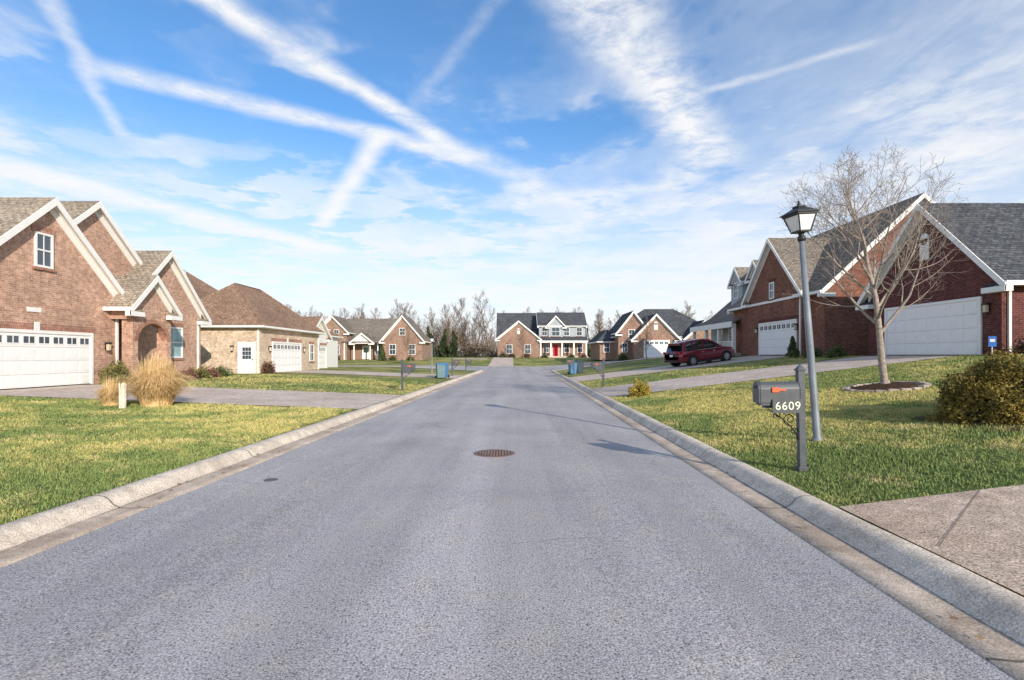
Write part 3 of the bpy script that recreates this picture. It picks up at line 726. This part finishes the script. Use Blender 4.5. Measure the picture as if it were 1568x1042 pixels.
STRAW=M_leaf('dry_straw',(.56,.36,.15),(.90,.67,.36),6)
def clump(name,x,y,n,h,spread,mat,seed,w=.006):
    r=np.random.default_rng(seed); z=hgt(x,y); seg=5; a=r.uniform(0,6.28,n); R0=r.uniform(0,.42,n)**1.*spread; L=h*r.uniform(.45,1.1,n); out_=r.uniform(.05,1.,n)*spread
    px=x+np.cos(a)*R0;py=y+np.sin(a)*R0
    a2=a+r.normal(0,.5,n)
    tx=-np.sin(a2+r.normal(0,.8,n));ty=np.cos(a2)
    vs=np.zeros((n,seg+1,2,3))
    for k in range(seg+1):
        t=k/seg; ho=out_*t**1.35; zz=z+L*(t-.62*t**3*(out_/spread)**.7); ww=w*(1-.8*t)
        cx=px+np.cos(a2)*ho;cy=py+np.sin(a2)*ho
        vs[:,k,0]=np.stack([cx-tx*ww,cy-ty*ww,zz],1);vs[:,k,1]=np.stack([cx+tx*ww,cy+ty*ww,zz],1)
    tri=[]
    for k in range(seg):
        tri.append(np.stack([vs[:,k,0],vs[:,k,1],vs[:,k+1,1]],1)); tri.append(np.stack([vs[:,k,0],vs[:,k+1,1],vs[:,k+1,0]],1))
    return trimesh(name,np.concatenate(tri).reshape(-1,3),mat)
clump('ornamental_grass',-10.0,14.7,7000,1.58,.85,STRAW,1,.007)
clump('ornamental_grass',-11.05,14.4,2400,.85,.42,STRAW,2)
b=MB(); x,y=-10.35,13.9; z=hgt(x,y)
for i in range(70):
    a=random.uniform(0,6.28);r_=random.uniform(0,.09); b.tube((x+r_*math.cos(a)*.9,y+r_*math.sin(a)*.9,z-.02),(x+r_*math.cos(a),y+r_*math.sin(a),z+random.uniform(.5,.70)),.014,.012,5)
mkobj('cut_grass_bundle',b.v,b.f,M_basic('cut_straw',(.8,.72,.58),.9,var=.3,scale=20))

# ------------------------------------------------------------------ street lamp
GL=M_basic('frosted_lantern_glass',(.76,.76,.74),.25,var=.08)
def street_lamp(x,y,lean,hh=3.85,s=1.):
    L=Obj('street_lamp'); P_=L.g('post',POST,True)
    P_.lathe((0,0,0),[(.085,-.1),(.085,.04),(.062,.08),(.056,hh*.5),(.042,hh)],16)
    z=hh; B=L.g('lantern_frame',BLACK)
    P_2=L.g('neck',BLACK,True); P_2.lathe((0,0,0),[(.05,z-.05),(.065,z-.02),(.065,z+.02),(.038,z+.05),(.05,z+.08),(.08,z+.10)],16)
    zb=z+.10; zt=zb+.27; wb=.10; wt=.17
    def ring(z_,w_): return [(-w_,-w_,z_),(w_,-w_,z_),(w_,w_,z_),(-w_,w_,z_)]
    L.g('lantern_glass',GL).hexa(ring(zb+.02,wb*.93)+ring(zt-.01,wt*.95))
    B.hexa(ring(zb-.005,wb*1.1)+ring(zb+.02,wb*1.1)); B.hexa(ring(zt,wt*1.12)+ring(zt+.03,wt*1.12))
    for sx in(-1,1):
        for sy in(-1,1): B.tube((sx*wb,sy*wb,zb),(sx*wt,sy*wt,zt),.012,.012,6)
    B.hexa(ring(zt+.031,wt*1.25)+ring(zt+.05,wt*1.25)); B.hexa(ring(zt+.051,wt*1.15)+ring(zt+.14,wt*.36)); B.hexa(ring(zt+.141,wt*.42)+ring(zt+.165,wt*.42))
    P_2.lathe((0,0,0),[(.018,zt+.165),(.03,zt+.19),(.018,zt+.21),(.007,zt+.25)],10)
    e=L.done(); e.location=(x,y,hgt(x,y)); e.rotation_euler=(0,lean,math.radians(12)); e.scale=(s,s,s); return e
street_lamp(5.12,8.76,math.radians(-5.2),3.40)
street_lamp(-6.9,45,0,2.75,.95)

# ------------------------------------------------------------------ mailboxes
MBX=M_basic('mailbox_dark_gray',(.085,.092,.10),.4,var=.2,scale=8,spec=.5)
MPO=M_basic('mailbox_post_gray',(.085,.095,.105),.5,var=.2,scale=10)
FLAG=M_basic('flag_red',(.85,.14,.05),.4)
PLATE=M_basic('number_paint',(.82,.85,.62),.5,var=.03)
def mailbox(x,y,sd,num=None):
    A=Obj('mailbox'); p=A.g('post',MPO,bevel=.006)
    p.box(-.045,.045,-.045,.045,-.15,1.36); p.box(-.06,.06,-.06,.06,1.361,1.385)
    p.hexa([(-.05,-.05,1.386),(.05,-.05,1.386),(.05,.05,1.386),(-.05,.05,1.386),(-.008,-.008,1.45),(.008,-.008,1.45),(.008,.008,1.45),(-.008,.008,1.45)])
    p.box(-.065,.065,-.065,.065,.0,.06)
    q=A.g('support_arm',MPO)
    def B(a0,a1,*r): q.box(min(sd*a0,sd*a1),max(sd*a0,sd*a1),*r)
    B(.047,.50,-.03,.03,.86,.90); B(.05,.56,-.09,.09,.901,.93)
    bx=A.g('box',MBX,bevel=.008)
    pr=[(-.1,.932),(.1,.932),(.1,1.12)]+[(.1*math.cos(t),1.12+.1*math.sin(t)) for t in np.linspace(.25,math.pi-.25,8)]+[(-.1,1.12)]
    n=len(pr); i=len(bx.v); x0,x1=sd*.05,sd*.57
    bx.v+=[(x0,a,b_) for a,b_ in pr]+[(x1,a,b_) for a,b_ in pr]
    for k in range(n): bx.f.append((i+k,i+(k+1)%n,i+n+(k+1)%n,i+n+k))
    bx.f.append(tuple(range(i,i+n))); bx.f.append(tuple(range(i+n,i+2*n)))
    d=A.g('box_door',MBX,bevel=.006)
    pr2=[(a*1.07,.925+(b_-.925)*1.03) for a,b_ in pr]; x0,x1=sd*.572,sd*.595
    d.v+=[(x0,a,b_) for a,b_ in pr2]+[(x1,a,b_) for a,b_ in pr2]
    for k in range(n): d.f.append((k,(k+1)%n,n+(k+1)%n,n+k))
    d.f.append(tuple(range(n))); d.f.append(tuple(range(n,2*n)))
    d.box(min(sd*.596,sd*.62),max(sd*.596,sd*.62),-.02,.02,1.13,1.17)
    f=A.g('flag',FLAG); f.box(min(sd*.24,sd*.40),max(sd*.24,sd*.40),-.118,-.108,1.10,1.125); f.box(min(sd*.33,sd*.42),max(sd*.33,sd*.42),-.120,-.107,1.08,1.145)
    s=A.g('scroll_bracket',BLACK)
    def spiral(cx,cz,r0,turn,st,dirn):
        pts=[]
        for k in range(26):
            t=k/25; a=st+dirn*turn*t; r_=r0*(1-.75*t); pts.append((sd*(cx+r_*math.cos(a)),0,cz+r_*math.sin(a)))
        s.path(pts,.007,6)
    spiral(.15,.70,.09,8.5,-1.8,1); spiral(.31,.76,.055,8,-1.,1); spiral(.10,.54,.05,8,3.3,-1)
    s.path([(sd*.045,0,.42)]+[(sd*(.05+.38*t**1.3),0,.44+.40*t**.8) for t in np.linspace(0,1,10)],.008,6)
    A.g('number_plate',MBX).box(min(sd*.03,sd*.42),max(sd*.03,sd*.42),-.125,-.112,.80,.985)
    e=A.done(); e.location=(x,y,hgt(x,y))
    if num:
        cu=bpy.data.curves.new('house_number','FONT'); cu.body=num; cu.size=.155; cu.extrude=.002; cu.align_x='CENTER'; cu.align_y='CENTER'; cu.space_character=1.1
        cu.materials.append(PLATE); t=bpy.data.objects.new('house_number',cu); COL.objects.link(t); t.parent=e; t.location=(sd*.225,-.129,.892); t.rotation_euler=(math.pi/2,0,0)
    return e
mailbox(3.95,7.12,-1,'6609').rotation_euler=(0,math.radians(-1),math.radians(-4))
mailbox(-5.05,24,1); mailbox(4.55,26,-1); mailbox(-4.7,41,1) ; mailbox(4.9,41.5,-1); mailbox(-4.6,52,1)

# ------------------------------------------------------------------ bins
BLUE=M_basic('bin_blue_plastic',(.07,.20,.40),.45,var=.1); GRY=M_basic('bin_graygreen_plastic',(.13,.22,.24),.5,var=.1); DK=M_basic('bin_dark_plastic',(.04,.06,.075),.5)
def bin_(x,y,mat,lid,rz=0.):
    A=Obj('trash_bin'); b=A.g('body',mat,bevel=.02); w0,w1=.24,.30
    b.hexa([(-w0,-w0,.06),(w0,-w0,.06),(w0,w0,.06),(-w0,w0,.06),(-w1,-w1,.95),(w1,-w1,.95),(w1,w1+.06,.95),(-w1,w1+.06,.95)])
    b.box(-w1-.02,w1+.02,-w1-.02,w1+.08,.93,.965)
    l=A.g('lid',lid,bevel=.015); l.hexa([(-w1-.03,-w1-.04,.967),(w1+.03,-w1-.04,.967),(w1+.03,w1+.08,.967),(-w1-.03,w1+.08,.967),(-w1+.05,-w1+.05,1.05),(w1-.05,-w1+.05,1.05),(w1-.05,w1+.08,1.07),(-w1+.05,w1+.08,1.07)])
    A.g('handle',lid).tube((-.25,w1+.13,.98),(.25,w1+.13,.98),.018,.018,8)
    for s in(-1,1): A.g('wheels',BLACK).tube((s*.27,w1-.04,.11),(s*.33,w1-.04,.11),.11,.11,14)
    e=A.done(); e.location=(x,y,hgt(x,y)); e.rotation_euler=(0,0,rz)
bin_(-4.95,36.2,GRY,BLUE,.3); bin_(-4.9,37.4,BLUE,BLUE,-.2); bin_(4.95,42.6,BLUE,DK,.2); bin_(5.6,43.1,DK,DK,.1)
A=Obj('yard_sign'); A.g('panel',M_basic('sign_blue',(.05,.18,.55),.4)).box(-.11,.11,-.012,.012,.35,.72); A.g('panel_lettering',WHITE).box(-.07,.07,-.016,-.0125,.52,.62)
A.g('stake',WHITE).box(-.012,.012,.013,.03,-.1,.72); e=A.done(); e.location=(17.1,18.6,hgt(17.1,18.6)); e.rotation_euler=(0,0,-.5)

# ------------------------------------------------------------------ car
PAINT=M_basic('car_paint_dark_red',(.20,.010,.02),.22,metal=.3,var=.05,spec=.7,extra={'Coat Weight':.6,'Coat Roughness':.05})
CG=M_basic('car_glass',(.012,.014,.016),.05,spec=1.); TIRE=M_basic('tire_rubber',(.018,.018,.018),.85); RIM=M_basic('alloy_rim',(.55,.55,.57),.3,metal=.8)
CHR=M_basic('chrome_trim',(.6,.6,.6),.15,metal=1.)
M_TL=M_basic('tail_light_red',(.5,.01,.01),.2); M_HL=M_basic('headlight',(.7,.7,.7),.1)
def car():
    A=Obj('parked_car'); body=A.g('body_shell',PAINT,True); W=.93
    st=[(-2.42,.52,.90,.72),(-2.38,.36,1.02,.84),(-2.2,.30,1.08,.90),(-1.9,.27,1.08,W),(-1.1,.25,1.06,W),(0,.24,1.04,W),(.9,.25,1.03,W),(1.35,.25,1.04,W),(1.9,.27,.97,.91),(2.25,.32,.88,.84),(2.42,.40,.76,.70),(2.46,.5,.68,.6)]
    rings=[]
    for (x,zb,zt,w) in st:
        rings.append([(x,-w*.86,zb),(x,-w*.99,zb+.14),(x,-w,(zb+zt)*.52),(x,-w*.97,zt-.12),(x,-w*.88,zt-.01),(x,-w*.4,zt+.035),(x,w*.4,zt+.035),(x,w*.88,zt-.01),(x,w*.97,zt-.12),(x,w,(zb+zt)*.52),(x,w*.99,zb+.14),(x,w*.86,zb)])
    def loft(mb,rings):
        i=len(mb.v);n=len(rings[0])
        for r in rings: mb.v+=r
        for a in range(len(rings)-1):
            for k in range(n): mb.f.append((i+a*n+k,i+a*n+(k+1)%n,i+(a+1)*n+(k+1)%n,i+(a+1)*n+k))
        mb.f.append(tuple(i+k for k in range(n))); mb.f.append(tuple(i+(len(rings)-1)*n+k for k in reversed(range(n))))
    loft(body,rings)
    gs=[(-2.22,1.03,1.10,.80,.76),(-1.98,1.03,1.56,.83,.64),(-1.3,1.03,1.65,.85,.66),(-.3,1.02,1.68,.85,.66),(.35,1.02,1.62,.85,.65),(.8,1.02,1.40,.84,.70),(1.25,1.02,1.08,.8,.76)]
    rr=[[(x,-w0,z0),(x,-w1,zt-.05),(x,-w1*.85,zt),(x,w1*.85,zt),(x,w1,zt-.05),(x,w0,z0)] for (x,z0,zt,w0,w1) in gs]
    loft(A.g('windows',CG,True),rr)
    rf=A.g('roof_panel',PAINT,True)
    loft(rf,[[(x,-w*1.03,zt-.07),(x,-w*.9,zt+.03),(x,w*.9,zt+.03),(x,w*1.03,zt-.07)] for (x,zt,w) in[(-2.08,1.52,.62),(-1.9,1.585,.64),(-1.3,1.655,.66),(-.3,1.685,.66),(.35,1.625,.65),(.5,1.57,.65)]])
    pl=A.g('pillars',PAINT)
    for s in(-1,1):
        for (xa,xb,xt0,xt1) in[(-2.16,-1.86,-2.0,-1.72),(-.42,-.32,-.40,-.30),(.72,.78,.42,.47),(1.2,1.3,.45,.52),(-1.25,-1.17,-1.25,-1.17)]:
            y0=s*.855;y1=s*.675; o=s*.015; zt=1.6 if xt0<.2 else 1.54
            pl.hexa([(xa,y0-o,1.03),(xb,y0-o,1.03),(xb,y0+o,1.03),(xa,y0+o,1.03),(xt0,y1-o,zt),(xt1,y1-o,zt),(xt1,y1+o,zt),(xt0,y1+o,zt)])
        A.g('roof_rails',CHR).path([(-1.8,s*.6,1.62),(-1.6,s*.6,1.70),(.1,s*.6,1.72),(.3,s*.6,1.66)],.018,6)
        A.g('sill_trim',BLACK).box(-1.35,1.2,s*.90-.05,s*.90+.05,.2,.33)
        A.g('window_chrome',CHR).box(-1.9,1.1,s*.862-.006,s*.862+.006,1.02,1.045)
        for zx in(-.34,.62,-1.28): A.g('door_gaps',BLACK).box(zx-.007,zx+.007,s*.932-.003,s*.932+.003,.38,.98)
        for zx in(-.55,.4): A.g('door_handles',CHR).box(zx-.1,zx+.1,s*.935-.015,s*.935+.015,.86,.89)
        m=A.g('mirrors',PAINT,bevel=.03); m.box(.78,.92,s*.98-.1,s*.98+.1,1.04,1.2)
        for wx in(-1.42,1.45):
            A.g('wheel_arches',BLACK).tube((wx,s*.72,.37),(wx,s*.938,.37),.43,.43,28)
            A.g('tires',TIRE).tube((wx,s*.74,.36),(wx,s*.955,.36),.36,.36,28)
            A.g('rims',RIM).tube((wx,s*.9,.36),(wx,s*.962,.36),.24,.22,20)
            for k in range(5):
                a=k*2*math.pi/5+.3; A.g('rim_slots',BLACK).tube((wx+.14*math.cos(a),s*.955,.36+.14*math.sin(a)),(wx+.14*math.cos(a),s*.967,.36+.14*math.sin(a)),.05,.045,8)
        A.g('tail_lights',M_TL,bevel=.01).box(-2.42,-2.1,s*.80-.07,s*.80+.07,.88,1.04)
        A.g('headlights',M_HL,bevel=.01).box(2.12,2.36,s*.72-.1,s*.72+.1,.70,.84)
    A.g('grille',BLACK).box(2.4,2.475,-.45,.45,.48,.72); A.g('rear_bumper_trim',BLACK).box(-2.46,-2.3,-.7,.7,.34,.48); A.g('license_plate',WHITE).box(-2.435,-2.415,-.16,.16,.72,.86)
    A.g('rear_spoiler',PAINT).box(-2.2,-1.95,-.6,.6,1.56,1.6)
    return A.done()
c=car(); yaw=math.radians(22); cx,cy=13.0,36.0
zr=hgt(cx-2,cy-.8); zf=hgt(cx+2,cy+.8); pitch=-math.atan2(zf-zr,4.3)
c.rotation_euler=(0,pitch,yaw); c.location=(cx,cy,(zr+zf)/2+.018)

# ------------------------------------------------------------------ world & sun
EL=math.radians(20.5); AZ=math.atan2(.5,-.86)
sd=Vector((math.sin(AZ)*math.cos(EL),math.cos(AZ)*math.cos(EL),math.sin(EL)))
w=bpy.data.worlds.new('World'); scene.world=w; w.use_nodes=True; g=G(w.node_tree)
sky=g.n('ShaderNodeTexSky',sky_type='NISHITA',sun_disc=False,sun_elevation=EL,sun_rotation=AZ,altitude=200,air_density=1.0,dust_density=.5,ozone_density=1.8)
D=g.n('ShaderNodeTexCoord').outputs['Generated']
s=g.n('ShaderNodeSeparateXYZ',{0:D}); X,Y,Z=s.outputs
Zc=g.m('MAXIMUM',Z,.03); U=g.m('DIVIDE',X,Zc); Vv=g.m('DIVIDE',Y,Zc)
uv=g.n('ShaderNodeCombineXYZ',{0:U,1:Vv,2:0.}).outputs[0]
nv=g.n('ShaderNodeTexNoise',{'Vector':uv,'Scale':2.0,'Detail':4.,'Roughness':.58}).outputs['Color']
dv=g.n('ShaderNodeVectorMath',{0:nv,1:(.5,.5,.5)},operation='SUBTRACT').outputs[0]
puv=g.n('ShaderNodeVectorMath',{0:dv,1:(.13,.13,0),2:uv},operation='MULTIPLY_ADD').outputs[0]
pbig=g.n('ShaderNodeVectorMath',{0:dv,1:(.45,.45,0),2:uv},operation='MULTIPLY_ADD').outputs[0]
def streak(rot,sc,scale,lo,hi,src=pbig,off=(0,0,0)):
    mp=g.n('ShaderNodeMapping',{'Vector':src,'Location':off,'Rotation':(0,0,rot),'Scale':sc}).outputs[0]
    return g.mr(g.noise(mp,scale,5,.55,.3),lo,hi)
c1=streak(.55,(1.,.20,1),1.4,.42,.72)
c2=streak(-.8,(1.3,.22,1),1.2,.44,.72,off=(3,1,0))
nfine=g.noise(puv,6.5,6,.70,.2)
fine=g.mr(nfine,.34,.64,.6,1.05,False)
big=g.mr(g.noise(D,1.9,3,.5),.36,.6)
cl=g.m('MULTIPLY',g.m('MAXIMUM',c1,g.m('MULTIPLY',c2,.8)),fine)
cl=g.m('MULTIPLY',cl,g.m('MULTIPLY_ADD',big,.4,.5))
veil=g.m('MULTIPLY',g.mr(g.noise(pbig,.8,4,.55),.34,.64,.1,1.),g.mr(Z,.12,.52,.95,.12))
cl=g.m('SUBTRACT',1.,g.m('MULTIPLY',g.m('SUBTRACT',1.,cl),g.m('SUBTRACT',1.,g.m('MULTIPLY',veil,.8))))
dn=g.n('ShaderNodeVectorMath',{0:g.n('ShaderNodeVectorMath',{0:nv,1:(.22,.22,.22),2:D},operation='MULTIPLY_ADD').outputs[0],1:(.11,.11,.11)},operation='SUBTRACT').outputs[0]
for (dx,dz,lo,k) in [(-.10,.55,.955,.9),(-.60,.60,.96,.7),(-.52,.33,.985,.6),(.10,.44,.98,.65),(-.80,.40,.985,.5),(-.36,.40,.988,.65),(.62,.55,.97,.45)]:
    v=Vector((dx,1,dz)).normalized()
    dd=g.n('ShaderNodeVectorMath',{0:dn,1:tuple(v)},operation='DOT_PRODUCT').outputs[1]
    cl=g.m('MULTIPLY',cl,g.mr(dd,lo,min(.9995,lo+(1-lo)*.8),1.,1-k))
def contrail(a,b,wid,strength,soft=.3,rag=.5,src=puv):
    a=Vector(a+(0,));b=Vector(b+(0,));d=(b-a);L=d.length;d.normalize();nrm=Vector((-d.y,d.x,0))
    r=g.n('ShaderNodeVectorMath',{0:src,1:tuple(a)},operation='SUBTRACT').outputs[0]
    t=g.n('ShaderNodeVectorMath',{0:r,1:tuple(d)},operation='DOT_PRODUCT').outputs[1]
    q=g.m('ABSOLUTE',g.n('ShaderNodeVectorMath',{0:r,1:tuple(nrm)},operation='DOT_PRODUCT').outputs[1])
    m1=g.mr(q,0.,wid*1.2,1.,0.)
    e1=g.mr(t,-soft*.5,soft*.5); e2=g.mr(t,L-soft,L+soft*.3,1.,0.)
    tx=g.mr(nfine,.38,.58,1-rag,1.,False)
    return g.m('MULTIPLY',g.m('MULTIPLY',g.m('MULTIPLY',m1,e1),g.m('MULTIPLY',e2,tx)),strength)
CT=[((-.90,1.36),(-.25,2.58),.085,1.,.15,.45),((-1.45,1.82),(-.1,2.70),.11,.9,.2,.4),((-1.22,1.32),(-1.80,2.4),.045,.55,.15,.4),
    ((-.58,2.35),(-1.5,4.1),.09,1.,.1,.2),((.16,1.36),(1.12,2.80),.17,1.,.2,.6),((-2.9,2.3),(-1.55,5.3),.27,1.,.5,.35),
    ((.70,2.02),(1.2,1.62),.04,.45,.2,.4),((1.05,3.0),(-.3,3.6),.18,.6,.4,.5),((2.2,2.5),(-.2,4.6),.3,.6,.6,.6),((-.3,2.5),(.5,3.6),.16,.6,.3,.5),
    ((-3.2,3.0),(-1.6,2.8),.3,.5,.5,.5),((1.5,1.9),(3.0,3.4),.4,.6,.5,.6),((.0,1.4),(-.45,2.2),.04,.22,.2,.5)]
for ct in CT:
    k=contrail(*ct); cl=g.m('SUBTRACT',1.,g.m('MULTIPLY',g.m('SUBTRACT',1.,cl),g.m('SUBTRACT',1.,k)))
hz=g.mr(Z,.0,.42,.98,.04)
side=g.m('MULTIPLY',g.mr(X,.1,.75,0.,.42),g.mr(g.noise(pbig,1.3,4,.55),.35,.6,.4,1.))
hz=g.m('MAXIMUM',hz,side)
tot=g.m('SUBTRACT',1.,g.m('MULTIPLY',g.m('SUBTRACT',1.,g.m('MULTIPLY',cl,.97)),g.m('SUBTRACT',1.,g.m('MULTIPLY',hz,.92))))
skyc=g.n('ShaderNodeVectorMath',{0:sky.outputs[0],1:(.56,1.06,1.42)},operation='MULTIPLY').outputs[0]
colr=g.mix(tot,skyc,(6.45,6.48,6.55))
bg=g.n('ShaderNodeBackground',{'Color':colr,'Strength':.15})
g.n('ShaderNodeOutputWorld',{'Surface':bg.outputs[0]})
sl=bpy.data.lights.new('sun','SUN'); sl.energy=5.0; sl.angle=math.radians(.5); sl.color=(1,.90,.76)
so=bpy.data.objects.new('sun',sl); COL.objects.link(so); so.rotation_euler=sd.to_track_quat('Z','Y').to_euler(); so.location=(10,-20,30)

# ------------------------------------------------------------------ camera
cam=bpy.data.cameras.new('camera'); cam.sensor_width=36; cam.lens=18.37; cam.shift_y=.0153; cam.clip_end=3000; cam.clip_start=.05
co=bpy.data.objects.new('camera',cam); COL.objects.link(co); co.location=(0,0,1.75); co.rotation_euler=(math.pi/2,0,0); scene.camera=co
